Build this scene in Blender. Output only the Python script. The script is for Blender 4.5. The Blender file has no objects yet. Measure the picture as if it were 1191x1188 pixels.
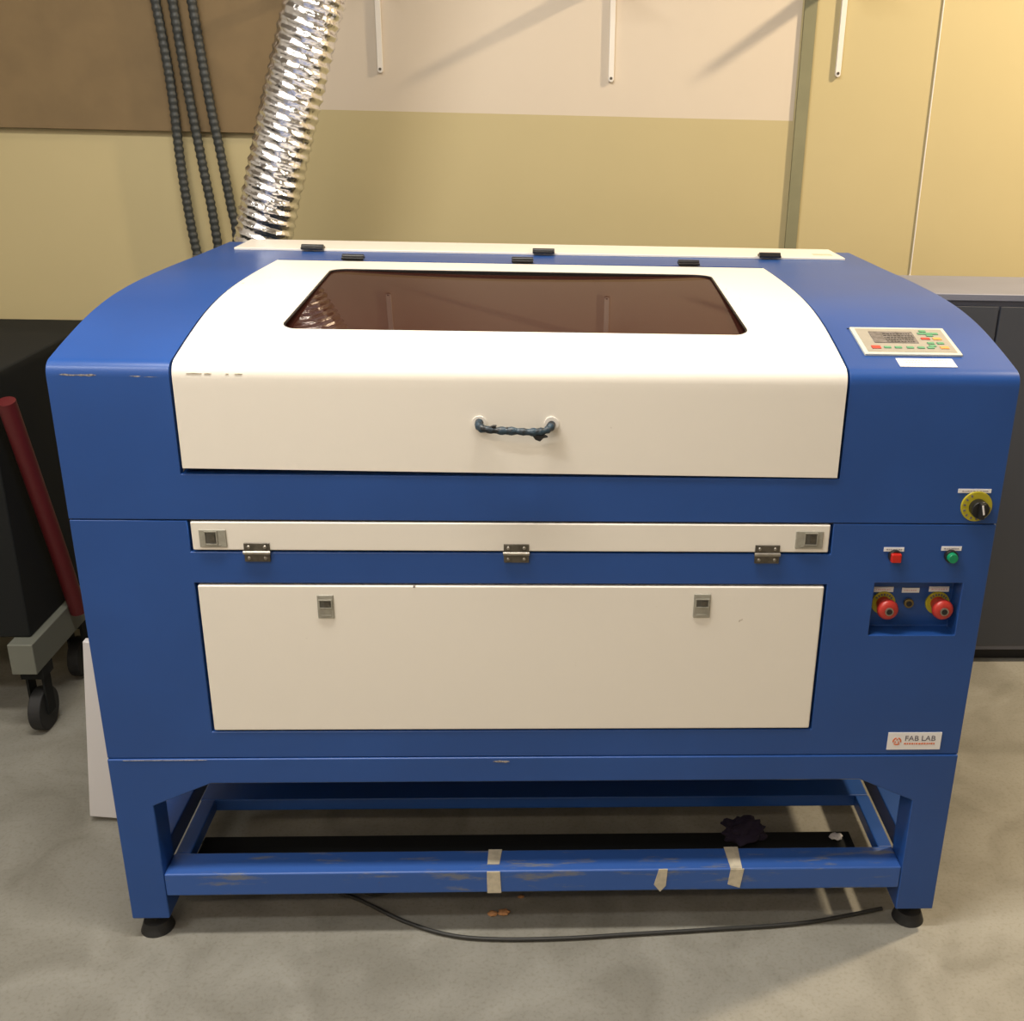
import bpy, bmesh, math, random
from math import sin, cos, pi, radians
from mathutils import Vector, Matrix, geometry
random.seed(7)
S = bpy.context.scene
COL = S.collection

# ---------------------------------------------------------------- materials
def srgb(r, g, b):
    f = lambda c: (c/255/12.92) if c/255 <= .04045 else ((c/255+.055)/1.055)**2.4
    return (f(r), f(g), f(b), 1)

def mat(name, col, rough=.5, metal=0., var=0., scale=8, bump=0., bscale=200, spec=.5, coat=0., col2=None, lo=.4, hi=.6, detail=4, emit=None):
    m = bpy.data.materials.new(name); m.use_nodes = True
    nt = m.node_tree; b = nt.nodes['Principled BSDF']
    b.inputs['Base Color'].default_value = col
    b.inputs['Roughness'].default_value = rough
    b.inputs['Metallic'].default_value = metal
    b.inputs['Specular IOR Level'].default_value = spec
    b.inputs['Coat Weight'].default_value = coat
    if emit:
        b.inputs['Emission Color'].default_value = col; b.inputs['Emission Strength'].default_value = emit
    tc = nt.nodes.new('ShaderNodeTexCoord')
    if var or col2:
        n = nt.nodes.new('ShaderNodeTexNoise'); n.inputs['Scale'].default_value = scale; n.inputs['Detail'].default_value = detail
        nt.links.new(tc.outputs['Object'], n.inputs['Vector'])
        r = nt.nodes.new('ShaderNodeValToRGB')
        r.color_ramp.elements[0].position = lo; r.color_ramp.elements[1].position = hi
        c2 = col2 or tuple(c*(1-var) for c in col[:3])+(1,)
        r.color_ramp.elements[0].color = c2; r.color_ramp.elements[1].color = col
        nt.links.new(n.outputs['Fac'], r.inputs['Fac']); nt.links.new(r.outputs['Color'], b.inputs['Base Color'])
    if bump:
        n = nt.nodes.new('ShaderNodeTexNoise'); n.inputs['Scale'].default_value = bscale; n.inputs['Detail'].default_value = 3
        nt.links.new(tc.outputs['Object'], n.inputs['Vector'])
        bp = nt.nodes.new('ShaderNodeBump'); bp.inputs['Strength'].default_value = bump; bp.inputs['Distance'].default_value = .002
        nt.links.new(n.outputs['Fac'], bp.inputs['Height']); nt.links.new(bp.outputs['Normal'], b.inputs['Normal'])
    return m

M = {}
M['blue'] = mat('blue_powder_coat', (.016, .070, .275, 1), .34, var=.10, scale=3, bump=.05, bscale=420, spec=.5)
M['blue_rail'] = mat('scuffed_blue_paint', (.030, .095, .34, 1), .42, col2=(.20, .17, .12, 1), scale=34, lo=.27, hi=.36, detail=9, bump=.1)
def rail_mat():
    m = mat('scuffed_blue_rail_paint', (.030, .095, .34, 1), .42, bump=.1)
    nt = m.node_tree; L = nt.links.new; b = nt.nodes['Principled BSDF']
    tc = nt.nodes.new('ShaderNodeTexCoord'); prev = None
    for (sc, size, lo, hi, col, seed) in (((1.6, 9, 9), 4, .555, .64, (.17, .175, .17, 1), 2.3), ((5, 5, 5), 9, .66, .70, (.13, .085, .05, 1), 7.1)):
        mp = nt.nodes.new('ShaderNodeMapping'); mp.inputs['Scale'].default_value = sc; mp.inputs['Location'].default_value = (seed, 0, 0)
        n = nt.nodes.new('ShaderNodeTexNoise'); n.inputs['Scale'].default_value = size; n.inputs['Detail'].default_value = 10; n.inputs['Roughness'].default_value = .7
        r = nt.nodes.new('ShaderNodeMapRange'); r.inputs[1].default_value = lo; r.inputs[2].default_value = hi; r.inputs[4].default_value = .75
        mx = nt.nodes.new('ShaderNodeMix'); mx.data_type = 'RGBA'
        L(tc.outputs['Object'], mp.inputs[0]); L(mp.outputs[0], n.inputs['Vector']); L(n.outputs['Fac'], r.inputs[0]); L(r.outputs[0], mx.inputs[0])
        mx.inputs[7].default_value = col
        if prev: L(prev, mx.inputs[6])
        else: mx.inputs[6].default_value = (.030, .095, .34, 1)
        prev = mx.outputs[2]
    L(prev, b.inputs['Base Color']); return m
M['blue_rail'] = rail_mat()
M['white'] = mat('cream_powder_coat', (.78, .735, .655, 1), .38, var=.03, scale=3, bump=.04, bscale=420)
M['white_spot'] = mat('cream_powder_coat_with_specks', (.78, .735, .655, 1), .38, col2=(.5, .44, .36, 1), scale=55, lo=.20, hi=.235, detail=2, bump=.04)
M['dark'] = mat('dark_gap', (.012, .012, .014, 1), .7)
M['black'] = mat('black_plastic', (.010, .010, .011, 1), .38)
M['steel'] = mat('brushed_steel', (.42, .39, .34, 1), .38, .9, var=.2, scale=60)
M['steel_dark'] = mat('tarnished_steel', (.16, .145, .12, 1), .42, .8, var=.3, scale=80)
M['latch'] = mat('grey_plated_latch', (.36, .345, .29, 1), .42, .25, var=.12, scale=90)
M['latch_dark'] = mat('dark_latch_button', (.11, .105, .09, 1), .4, .3)
M['tag'] = mat('white_label_tape', (.78, .76, .76, 1), .4)
M['ink'] = mat('grey_print', (.33, .30, .33, 1), .6)
M['ink_dark'] = mat('dark_print', (.12, .11, .14, 1), .6)
M['ink_red'] = mat('red_orange_print', (.62, .16, .06, 1), .6)
M['ink_pink'] = mat('pink_print', (.70, .48, .50, 1), .6)
M['panel_grey'] = mat('keypad_grey', (.34, .315, .265, 1), .32, var=.06, scale=40)
M['panel_rim'] = mat('keypad_pale_rim', (.56, .57, .50, 1), .35)
M['lcd'] = mat('display_grey', (.17, .155, .155, 1), .22, var=.35, scale=70)
M['key_green'] = mat('green_key', (.10, .30, .16, 1), .4)
M['key_red'] = mat('red_key', (.50, .06, .04, 1), .4)
M['key_orange'] = mat('orange_key', (.72, .32, .09, 1), .4)
M['red'] = mat('red_plastic', (.42, .030, .022, 1), .35)
M['red_button'] = mat('bright_red_plastic', (.50, .018, .010, 1), .3)
M['green_button'] = mat('green_plastic', (.005, .24, .10, 1), .25)
M['yellow'] = mat('yellow_plastic', (.42, .36, .02, 1), .4)
M['teal'] = mat('blackened_blue_wrap', (.020, .044, .066, 1), .40, col2=(.008, .010, .012, 1), scale=70, lo=.42, hi=.55, bump=.5, bscale=300)
M['tape'] = mat('cream_masking_tape', (.56, .50, .38, 1), .7, var=.18, scale=60)
M['chip'] = mat('bare_chipped_metal', (.36, .32, .28, 1), .6, col2=(.10, .10, .12, 1), scale=240, lo=.35, hi=.6)
M['rag'] = mat('purple_rag', (.012, .006, .022, 1), .9)
M['foil'] = mat('crumpled_foil', (.86, .86, .88, 1), .16, 1., bump=1.0, bscale=110)
M['conduit'] = mat('dark_grey_conduit', (.030, .034, .033, 1), .5)
M['red_tube'] = mat('dark_red_paint', (.095, .008, .010, 1), .5)
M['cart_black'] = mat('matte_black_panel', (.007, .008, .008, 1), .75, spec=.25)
M['cart_grey'] = mat('grey_rail_paint', (.135, .14, .115, 1), .5)
M['rubber'] = mat('black_rubber', (.012, .012, .012, 1), .7)
M['white_board'] = mat('white_board', (.66, .64, .64, 1), .5)
M['white_metal'] = mat('white_painted_metal', (.78, .74, .68, 1), .35)
M['grey_cab'] = mat('grey_blue_metal', (.19, .20, .26, 1), .4, var=.08, scale=5)
M['cable'] = mat('black_cable', (.02, .02, .018, 1), .55)
M['ceiling'] = mat('ceiling_paint', (.42, .40, .37, 1), .8)
M['plain_wall'] = mat('pale_grey_wall_paint', (.50, .48, .45, 1), .7)
M['shelf_wood'] = mat('dark_shelf_board', (.055, .035, .028, 1), .6, var=.3, scale=6)
M['brown'] = mat('brown_slab', (.20, .135, .062, 1), .7, var=.1)
M['trim'] = mat('grey_green_trim', (.225, .215, .125, 1), .6, var=.08, scale=10)
M['crumb'] = mat('orange_crumb', (.45, .22, .09, 1), .8)

def wall_mat():
    m = bpy.data.materials.new('two_tone_wall_paint'); m.use_nodes = True
    nt = m.node_tree; b = nt.nodes['Principled BSDF']; L = nt.links.new
    b.inputs['Roughness'].default_value = .55
    tc = nt.nodes.new('ShaderNodeTexCoord'); sx = nt.nodes.new('ShaderNodeSeparateXYZ')
    L(tc.outputs['Object'], sx.inputs[0])
    gt = nt.nodes.new('ShaderNodeMath'); gt.operation = 'GREATER_THAN'; gt.inputs[1].default_value = 1.604
    L(sx.outputs['Z'], gt.inputs[0])
    rt = nt.nodes.new('ShaderNodeMath'); rt.operation = 'LESS_THAN'; rt.inputs[1].default_value = .845
    L(sx.outputs['X'], rt.inputs[0])
    an = nt.nodes.new('ShaderNodeMath'); an.operation = 'MULTIPLY'
    L(gt.outputs[0], an.inputs[0]); L(rt.outputs[0], an.inputs[1])
    n = nt.nodes.new('ShaderNodeTexNoise'); n.inputs['Scale'].default_value = 2.2; n.inputs['Detail'].default_value = 5
    L(tc.outputs['Object'], n.inputs['Vector'])
    def ramp(a, c):
        r = nt.nodes.new('ShaderNodeValToRGB'); r.color_ramp.elements[0].position = .3; r.color_ramp.elements[1].position = .7
        r.color_ramp.elements[0].color = a; r.color_ramp.elements[1].color = c; L(n.outputs['Fac'], r.inputs['Fac']); return r
    lo = ramp((.495, .415, .222, 1), (.515, .432, .232, 1)); hi = ramp((.62, .535, .430, 1), (.64, .555, .445, 1))
    mx = nt.nodes.new('ShaderNodeMix'); mx.data_type = 'RGBA'
    L(an.outputs[0], mx.inputs[0]); L(lo.outputs[0], mx.inputs[6]); L(hi.outputs[0], mx.inputs[7])
    g3 = nt.nodes.new('ShaderNodeMath'); g3.operation = 'GREATER_THAN'; g3.inputs[1].default_value = 1.985
    L(sx.outputs['Z'], g3.inputs[0]); m3 = nt.nodes.new('ShaderNodeMix'); m3.data_type = 'RGBA'; m3.inputs[7].default_value = (.16, .10, .07, 1)
    g4 = nt.nodes.new('ShaderNodeMath'); g4.operation = 'LESS_THAN'; g4.inputs[1].default_value = 2.30
    L(sx.outputs['Z'], g4.inputs[0]); g5 = nt.nodes.new('ShaderNodeMath'); g5.operation = 'MULTIPLY'
    L(g3.outputs[0], g5.inputs[0]); L(g4.outputs[0], g5.inputs[1]); L(g5.outputs[0], m3.inputs[0]); L(mx.outputs[2], m3.inputs[6]); L(m3.outputs[2], b.inputs['Base Color'])
    return m
M['wall'] = wall_mat()

def floor_mat():
    m = bpy.data.materials.new('worn_concrete_floor'); m.use_nodes = True
    nt = m.node_tree; b = nt.nodes['Principled BSDF']; L = nt.links.new
    b.inputs['Roughness'].default_value = .6
    tc = nt.nodes.new('ShaderNodeTexCoord')
    n = nt.nodes.new('ShaderNodeTexNoise'); n.inputs['Scale'].default_value = 5; n.inputs['Detail'].default_value = 8; n.inputs['Distortion'].default_value = 1
    n2 = nt.nodes.new('ShaderNodeTexNoise'); n2.inputs['Scale'].default_value = 130; n2.inputs['Detail'].default_value = 4
    L(tc.outputs['Object'], n.inputs['Vector']); L(tc.outputs['Object'], n2.inputs['Vector'])
    r = nt.nodes.new('ShaderNodeValToRGB'); r.color_ramp.elements[0].position = .32; r.color_ramp.elements[1].position = .66
    r.color_ramp.elements[0].color = (.185, .176, .145, 1); r.color_ramp.elements[1].color = (.265, .256, .220, 1)
    L(n.outputs['Fac'], r.inputs['Fac'])
    r2 = nt.nodes.new('ShaderNodeValToRGB'); r2.color_ramp.elements[0].position = .3; r2.color_ramp.elements[1].position = .5
    r2.color_ramp.elements[0].color = (.86, .84, .80, 1); r2.color_ramp.elements[1].color = (1, 1, 1, 1)
    L(n2.outputs['Fac'], r2.inputs['Fac'])
    mx = nt.nodes.new('ShaderNodeMix'); mx.data_type = 'RGBA'; mx.blend_type = 'MULTIPLY'; mx.inputs[0].default_value = 1
    L(r.outputs[0], mx.inputs[6]); L(r2.outputs[0], mx.inputs[7]); L(mx.outputs[2], b.inputs['Base Color'])
    return m
M['floor'] = floor_mat()

def pane_mat():
    m = bpy.data.materials.new('tinted_brown_acrylic'); m.use_nodes = True
    nt = m.node_tree; L = nt.links.new
    for x in list(nt.nodes):
        if x.type != 'OUTPUT_MATERIAL': nt.nodes.remove(x)
    out = nt.nodes['Material Output']
    tr = nt.nodes.new('ShaderNodeBsdfTransparent'); tr.inputs[0].default_value = (.10, .035, .02, 1)
    df = nt.nodes.new('ShaderNodeBsdfDiffuse'); df.inputs[0].default_value = (.040, .013, .009, 1)
    gl = nt.nodes.new('ShaderNodeBsdfGlossy'); gl.inputs[0].default_value = (.60, .545, .50, 1); gl.inputs['Roughness'].default_value = .0
    fr = nt.nodes.new('ShaderNodeFresnel'); fr.inputs[0].default_value = 1.42
    a = nt.nodes.new('ShaderNodeMixShader'); a.inputs[0].default_value = .86
    L(tr.outputs[0], a.inputs[1]); L(df.outputs[0], a.inputs[2])
    c = nt.nodes.new('ShaderNodeMixShader')
    ge = nt.nodes.new('ShaderNodeNewGeometry'); iv = nt.nodes.new('ShaderNodeMath'); iv.operation = 'SUBTRACT'; iv.inputs[0].default_value = 1
    ml = nt.nodes.new('ShaderNodeMath'); ml.operation = 'MULTIPLY'
    L(ge.outputs['Backfacing'], iv.inputs[1]); L(iv.outputs[0], ml.inputs[1]); L(fr.outputs[0], ml.inputs[0])
    L(ml.outputs[0], c.inputs[0]); L(a.outputs[0], c.inputs[1]); L(gl.outputs[0], c.inputs[2])
    L(c.outputs[0], out.inputs['Surface'])
    return m
M['pane'] = pane_mat()

# ---------------------------------------------------------------- object helpers
def finish(me, m, smooth=None):
    me.materials.clear(); me.materials.append(m)
    if smooth is not None:
        for p in me.polygons: p.use_smooth = True
        me.set_sharp_from_angle(angle=radians(smooth))

def link(name, me, parent=None, origin=None):
    """mesh vertices are in world metres; the object sits at its thing's base"""
    o = bpy.data.objects.new(name, me); COL.objects.link(o)
    if parent is not None:
        o.parent = parent
        if parent.type == 'EMPTY': o.location = -Vector(parent.location)
    elif origin is not None:
        me.transform(Matrix.Translation(-Vector(origin))); o.location = origin
    return o

def obj(name, bm, m, parent=None, bevel=0, seg=2, smooth=None, origin=None, recalc=True):
    if recalc: bmesh.ops.recalc_face_normals(bm, faces=bm.faces[:])
    me = bpy.data.meshes.new(name); bm.to_mesh(me); bm.free()
    finish(me, m, smooth if smooth is not None else (35 if bevel else None))
    o = link(name, me, parent, origin)
    if bevel:
        b = o.modifiers.new('Bevel', 'BEVEL'); b.width = bevel; b.segments = seg; b.limit_method = 'ANGLE'; b.angle_limit = radians(40)
        b.harden_normals = True
    return o

def thing(name, label, cat, loc, group=None):
    o = bpy.data.objects.new(name, None); COL.objects.link(o); o.location = loc; o.empty_display_size = .1
    o['label'] = label; o['category'] = cat
    if group: o['group'] = group
    return o
def tag(o, label, cat, group=None):
    o['label'] = label; o['category'] = cat
    if group: o['group'] = group
    return o
def struct(name, bm, m, origin=None):
    o = obj(name, bm, m, origin=origin); o['kind'] = 'structure'; return o

def box(bm, x0, x1, y0, y1, z0, z1, rot=None, mt=None):
    g = bmesh.ops.create_cube(bm, size=1)['verts']
    T = Matrix.Translation(((x0+x1)/2, (y0+y1)/2, (z0+z1)/2)) @ (rot.to_4x4() if rot else Matrix()) @ Matrix.Diagonal((x1-x0, y1-y0, z1-z0, 1))
    if mt: T = mt @ T
    bmesh.ops.transform(bm, matrix=T, verts=g)
    return bm
def cyl(bm, c, r, h, axis='Z', n=28, r2=None, mt=None):
    g = bmesh.ops.create_cone(bm, cap_ends=True, segments=n, radius1=r, radius2=r if r2 is None else r2, depth=h)['verts']
    R = {'Z': Matrix(), 'Y': Matrix.Rotation(radians(90), 4, 'X'), 'X': Matrix.Rotation(radians(90), 4, 'Y')}[axis]
    T = Matrix.Translation(c) @ R
    if mt: T = mt @ T
    bmesh.ops.transform(bm, matrix=T, verts=g)
    return bm
def prism_x(bm, yz, x0, x1):
    a = [bm.verts.new((x0, y, z)) for y, z in yz]; b = [bm.verts.new((x1, y, z)) for y, z in yz]
    n = len(yz)
    bm.faces.new(a); bm.faces.new(b[::-1])
    for i in range(n): bm.faces.new((a[i], b[i], b[(i+1) % n], a[(i+1) % n]))
    return bm
def prism_y(bm, xz, y0, y1):
    a = [bm.verts.new((x, y0, z)) for x, z in xz]; b = [bm.verts.new((x, y1, z)) for x, z in xz]
    n = len(xz)
    bm.faces.new(a); bm.faces.new(b[::-1])
    for i in range(n): bm.faces.new((a[i], b[i], b[(i+1) % n], a[(i+1) % n]))
    return bm
def tube(bm, pts, r, n=12, radii=None):
    pts = [Vector(p) for p in pts]; rings = []; u = None
    for i, p in enumerate(pts):
        t = (pts[min(i+1, len(pts)-1)] - pts[max(i-1, 0)]).normalized()
        if u is None:
            a = Vector((0, 0, 1)) if abs(t.z) < .8 else Vector((1, 0, 0)); u = t.cross(a).normalized()
        else: u = (u - t*u.dot(t)).normalized()
        v = t.cross(u); rr = radii[i] if radii else r
        rings.append([bm.verts.new(p + (u*cos(2*pi*k/n) + v*sin(2*pi*k/n))*rr) for k in range(n)])
    for a, b in zip(rings, rings[1:]):
        for k in range(n): bm.faces.new((a[k], a[(k+1) % n], b[(k+1) % n], b[k]))
    bm.faces.new(rings[0]); bm.faces.new(rings[-1][::-1])
    return bm
def catmull(P, n=10):
    P = [Vector(p) for p in P]; out = []
    for i in range(len(P)-1):
        p0 = P[max(i-1, 0)]; p1 = P[i]; p2 = P[i+1]; p3 = P[min(i+2, len(P)-1)]
        for k in range(n):
            t = k/n
            out.append(.5*((2*p1)+(p2-p0)*t+(2*p0-5*p1+4*p2-p3)*t*t+(3*p1-p0-3*p2+p3)*t**3))
    out.append(P[-1]); return out
def bm_new(): return bmesh.new()

def pocket_plate(xs, zs, pockets, y0, y1):
    """solid slab x by z between y0 (front) and y1; pockets = {(i,j):depth} cells sunk from the front"""
    bm = bmesh.new(); nx, nz = len(xs)-1, len(zs)-1
    V = {}
    def v(x, y, z):
        k = (round(x, 5), round(y, 5), round(z, 5))
        if k not in V: V[k] = bm.verts.new((x, y, z))
        return V[k]
    d = lambda i, j: None if not (0 <= i < nx and 0 <= j < nz) else y0 + pockets.get((i, j), 0)
    for i in range(nx):
        for j in range(nz):
            a, b, c, e = xs[i], xs[i+1], zs[j], zs[j+1]; y = d(i, j)
            bm.faces.new((v(a, y, c), v(b, y, c), v(b, y, e), v(a, y, e)))
            bm.faces.new((v(a, y1, c), v(a, y1, e), v(b, y1, e), v(b, y1, c)))
            for (di, dj, p, q) in ((-1, 0, (a, c), (a, e)), (1, 0, (b, c), (b, e)), (0, -1, (a, c), (b, c)), (0, 1, (a, e), (b, e))):
                n = d(i+di, j+dj)
                if n is None: yy = y1
                elif n > y: yy = n
                else: continue
                bm.faces.new((v(p[0], y, p[1]), v(q[0], y, q[1]), v(q[0], yy, q[1]), v(p[0], yy, p[1])))
    return bm

def bm_mesh(bm, name='tmp'):
    bmesh.ops.recalc_face_normals(bm, faces=bm.faces[:])
    me = bpy.data.meshes.new(name); bm.to_mesh(me); bm.free(); return me
def bool_diff(bm, cutters):
    o = bpy.data.objects.new('tmp', bm_mesh(bm)); COL.objects.link(o); cs = []
    for c in cutters:
        co = bpy.data.objects.new('tmpc', bm_mesh(c)); COL.objects.link(co); cs.append(co)
        mo = o.modifiers.new('b', 'BOOLEAN'); mo.operation = 'DIFFERENCE'; mo.object = co; mo.solver = 'EXACT'
    dg = bpy.context.evaluated_depsgraph_get()
    me = bpy.data.meshes.new_from_object(o.evaluated_get(dg))
    for x in cs+[o]: bpy.data.objects.remove(x)
    out = bmesh.new(); out.from_mesh(me); bpy.data.meshes.remove(me); return out

# ---------------------------------------------------------------- machine profile
XL, XR = -.790, .889           # outer sides
H = .580                       # half width of lid and doors
YB = 1.16                      # back of the machine
def profile(o=0.):
    """side outline from the front face over the curved hood to the back, offset outwards by o"""
    k = [(.022, 1.2235), (.10, 1.242), (.20, 1.262), (.30, 1.2745), (.40, 1.2805), (.50, 1.2825), (.65, 1.282), (.83, 1.279), (1.0, 1.277), (1.16, 1.275)]
    top = [(p.x, p.y) for p in catmull([(a, b, 0) for a, b in k], 5)]
    arc = []
    for t in range(9):
        a = t/8; x0, z0 = 0, 1.196; x1, z1 = 0, 1.218; x2, z2 = .022, 1.2235
        arc.append(((1-a)**2*x0+2*a*(1-a)*x1+a*a*x2, (1-a)**2*z0+2*a*(1-a)*z1+a*a*z2))
    P = arc[:-1]+top
    if o:
        Q = []
        for i in range(len(P)):
            a = Vector(P[max(i-1, 0)]); b = Vector(P[min(i+1, len(P)-1)]); t = (b-a).normalized()
            if i == 0: t = Vector((0, 1))
            n = Vector((-t.y, t.x)); Q.append((P[i][0]+n.x*o, P[i][1]+n.y*o))
        P = Q
    return P
def ztop(y):
    P = profile()
    for (a, b), (c, d) in zip(P, P[1:]):
        if a <= y <= c and c > a: return b+(d-b)*(y-a)/(c-a)
    return P[-1][1]

machine = thing('laser_cutter', 'large blue and cream laser cutting machine with tinted window lid on the concrete floor', 'machine', (.05, .58, 0))

# stand --------------------------------------------------------------
bm = bm_new()
def stand_frame(bm, y0, y1):
    zb, zt, zu = .05, .4365, .380
    prism_y(bm, [(XL, zb), (XL+.076, zb), (XL+.076, .328), (-.597, zu), (.693, zu), (XR-.081, .328), (XR-.081, zb), (XR, zb), (XR, zt), (XL, zt)], y0, y1)
    return bm
stand_frame(bm, -.003, .064)
stand = obj('stand_frame', bm, M['blue'], machine, bevel=.003)
bm = bm_new(); stand_frame(bm, YB-.064, YB); obj('rear_frame', bm, M['blue'], machine, bevel=.003)
for s, (a, b) in enumerate(((XL, XL+.05), (XR-.05, XR))):
    bm = bm_new(); box(bm, a, b, .064, YB-.064, .372, .4365); box(bm, a, b, .064, YB-.064, .105, .158)
    obj('side_rail', bm, M['blue'], machine, bevel=.003)
bm = bm_new(); box(bm, XL+.076, XR-.081, -.003, .064, .107, .1615)
rail = obj('front_rail', bm, M['blue_rail'], machine, bevel=.004)
rail['label'] = 'scuffed blue front rail with worn paint'
bm = bm_new(); box(bm, XL+.076, XR-.081, .246, .31, .130, .16); obj('inner_brace', bm, M['blue'], machine, bevel=.003)
for a, b in ((.777, .809), (-.712, -.68)): obj('side_brace', box(bm_new(), a, b, .064, .246, .13, .16), M['blue'], machine, bevel=.003)
bm = bm_new(); box(bm, XL+.09, .760, .150, .2075, .0, .09); o = obj('lower_bar', bm, M['cart_black'], machine, bevel=.003); o['label'] = 'black bar close to the floor behind the front rail'  # plain black bar put in to fill the dark strip behind the rail
for x in (XL+.036, XR-.038):
    for y in (.03, YB-.03):
        bm = bm_new(); cyl(bm, (x, y, .012), .034, .024, n=28, r2=.026); cyl(bm, (x, y, .04), .008, .04, n=14)
        obj('levelling_foot', bm, M['rubber'], machine, smooth=35)

# lower cabinet -------------------------------------------------------
xs = [XL, -H-.004, H+.004, .675, .843, XR]
zs = [.4375, .4965, .706, .8125, .816, .8745, .9355]
pk = {}
for j in (1, 2): pk[(1, j)] = .014
pk[(1, 5)] = .014
for j in (2, 3): pk[(3, j)] = .040
bm = pocket_plate(xs, zs, pk, 0, YB)
lower = obj('lower_cabinet', bm, M['blue'], machine, bevel=.0022, seg=2)

# upper cabinet -------------------------------------------------------
bm = bm_new()
body = [(0, .9375)] + profile() + [(YB, .9375)]
prism_x(bm, body, XL, XR)
c1 = box(bm_new(), -H-.0055, H+.0055, -.1, .831, 1.023, 1.6)
c2 = box(bm_new(), -H+.03, H-.03, .03, .80, .96, 1.3)
bm = bool_diff(bm, [c1, c2])
upper = obj('upper_cabinet', bm, M['blue'], machine, bevel=.0025, seg=2, smooth=25)
# dark seam gasket between upper and lower cabinet
bm = bm_new(); box(bm, XL+.004, XR-.004, .004, YB-.004, .934, .939); obj('seam_gasket', bm, M['dark'], machine)
# inside: work bed and gantry
bm = bm_new(); box(bm, -.545, .545, .035, .795, .961, .972)
for k in range(22): box(bm, -.54+k*.05, -.534+k*.05, .04, .79, .972, .985)
obj('work_bed', bm, M['dark'], machine)
bm = bm_new(); box(bm, -.54, .54, .42, .47, 1.06, 1.10); box(bm, -.05, .03, .38, .5, 1.02, 1.13); obj('gantry', bm, M['steel_dark'], machine, bevel=.004)

# scratches where the hood folds over
def chips(name, rows, lab):
    for (x0, x1, y, z, w) in rows:
        bm = bm_new()
        n = max(3, int((x1-x0)/.006)); up = []; dn = []
        for i in range(n+1):
            x = x0+(x1-x0)*i/n; e = 0 if i in (0, n) else 1
            up.append((x, z+w*e*random.uniform(.2, 1))); dn.append((x, z-w*e*random.uniform(.2, 1)))
        pts = up+dn[::-1]
        prism_y(bm, [(a, b) for a, b in pts], y-.0006, y+.0006)
        obj(name, bm, M['chip'], machine)['label'] = lab
chips('paint_chip', [(-.768, -.706, .0005, 1.1995, .0026), (-.652, -.632, .0005, 1.1985, .0018), (-.627, -.605, .0005, 1.1975, .0010)], 'grey bare metal where the blue paint is chipped off the front fold')
chips('paint_chip', [(-.045, -.012, -.0032, .428, .0028), (-.76, -.60, -.0032, .4345, .0006)], 'worn chip in the paint along the top of the stand')

# rear cover ----------------------------------------------------------
bm = bm_new()
zc = 1.2775
v = [(-.725, .990), (.836, .990), (.836, 1.154), (-.725, 1.154)]
box(bm, -.733, .832, .988, 1.158, zc-.001, zc+.006)
rc = obj('rear_cover', bm, M['white'], machine, bevel=.002)
for x in (-.535, .049, .633):
    bm = bm_new(); zz = zc+.0055
    box(bm, x-.028, x+.028, .972, 1.004, zz, zz+.006); cyl(bm, (x, .985, zz+.006), .006, .056, 'X', 16)
    obj('rear_cover_hinge', bm, M['black'], machine, bevel=.0015)
bm = bm_new(); box(bm, .76, .81, 1.03, 1.06, zc+.006, zc+.0064); obj('sticker_scrap', bm, M['tape'], rc)

# lid -------------------------------------------------------------------
LP = [(-.002, 1.03)]
nfront = 12
pf = [(y, z) for y, z in profile(.0025) if y <= .8245]
for i in range(1, nfront): LP.append((-.0025, 1.03+(pf[0][1]-1.03)*i/nfront))
LP[0] = (-.0025, 1.03)
LP += pf
LP = [Vector(p) for p in LP]
# refine top
ref = [LP[0]]
for a, b in zip(LP, LP[1:]):
    n = max(1, int((b-a).length/.02))
    for i in range(1, n+1): ref.append(a.lerp(b, i/n))
LP = ref
S_ = [0]
for a, b in zip(LP, LP[1:]): S_.append(S_[-1]+(b-a).length)
def at_s(s):
    for i in range(len(S_)-1):
        if s <= S_[i+1]+1e-9:
            t = (s-S_[i])/(S_[i+1]-S_[i]); p = LP[i].lerp(LP[i+1], max(0, t)); break
    else: p = LP[-1]; i = len(S_)-2
    a = LP[max(i-1, 0)]; b = LP[min(i+2, len(LP)-1)]; t = (b-a).normalized()
    return p, Vector((-t.y, t.x))
def s_of_y(y):
    for i in range(len(LP)-1):
        if S_[i] > .19 and LP[i].x <= y <= LP[i+1].x: return S_[i]+(S_[i+1]-S_[i])*(y-LP[i].x)/max(1e-9, LP[i+1].x-LP[i].x)
    return S_[-1]
def rrect(x0, x1, s0, s1, r, n=8, rt=None):
    out = []; rt = rt or r
    for cx, cy, a0, rr in ((x1-r, s0+r, -90, r), (x1-rt, s1-rt, 0, rt), (x0+rt, s1-rt, 90, rt), (x0+r, s0+r, 180, r)):
        for k in range(n+1):
            a = radians(a0+90*k/n); out.append(Vector((cx+rr*cos(a), cy+rr*sin(a))))
    return out
WX0, WX1 = -.427, .430
ws0, ws1 = s_of_y(.143), s_of_y(.664)
def sheet(x0, x1, hole, s_lo, s_hi, th, off=0., shear=None):
    """sheet metal following the hood, with thickness and an optional hole; x by arc length s"""
    V = []; E = []
    def loop(P):
        b = len(V); V.extend(P); n = len(P)
        E.extend([(b+i, b+(i+1) % n) for i in range(n)])
    ss = sorted(set([s_lo]+[s for s in S_ if s_lo < s < s_hi]+[s_hi]))
    if hole is None or len(hole) == 4:
        loop([Vector((x0, s_lo)), Vector((x1, s_lo))]+[Vector((x1, s)) for s in ss[1:]]+[Vector((x0, s)) for s in ss[:0:-1]])
        out = None
    xsn = [x0+(x1-x0)*i/40 for i in range(41)]
    for s in ss[1:-1]:
        for x in xsn[1:-1]: V.append(Vector((x, s)))
    if hole: loop(hole)
    return V, E, ss
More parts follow.
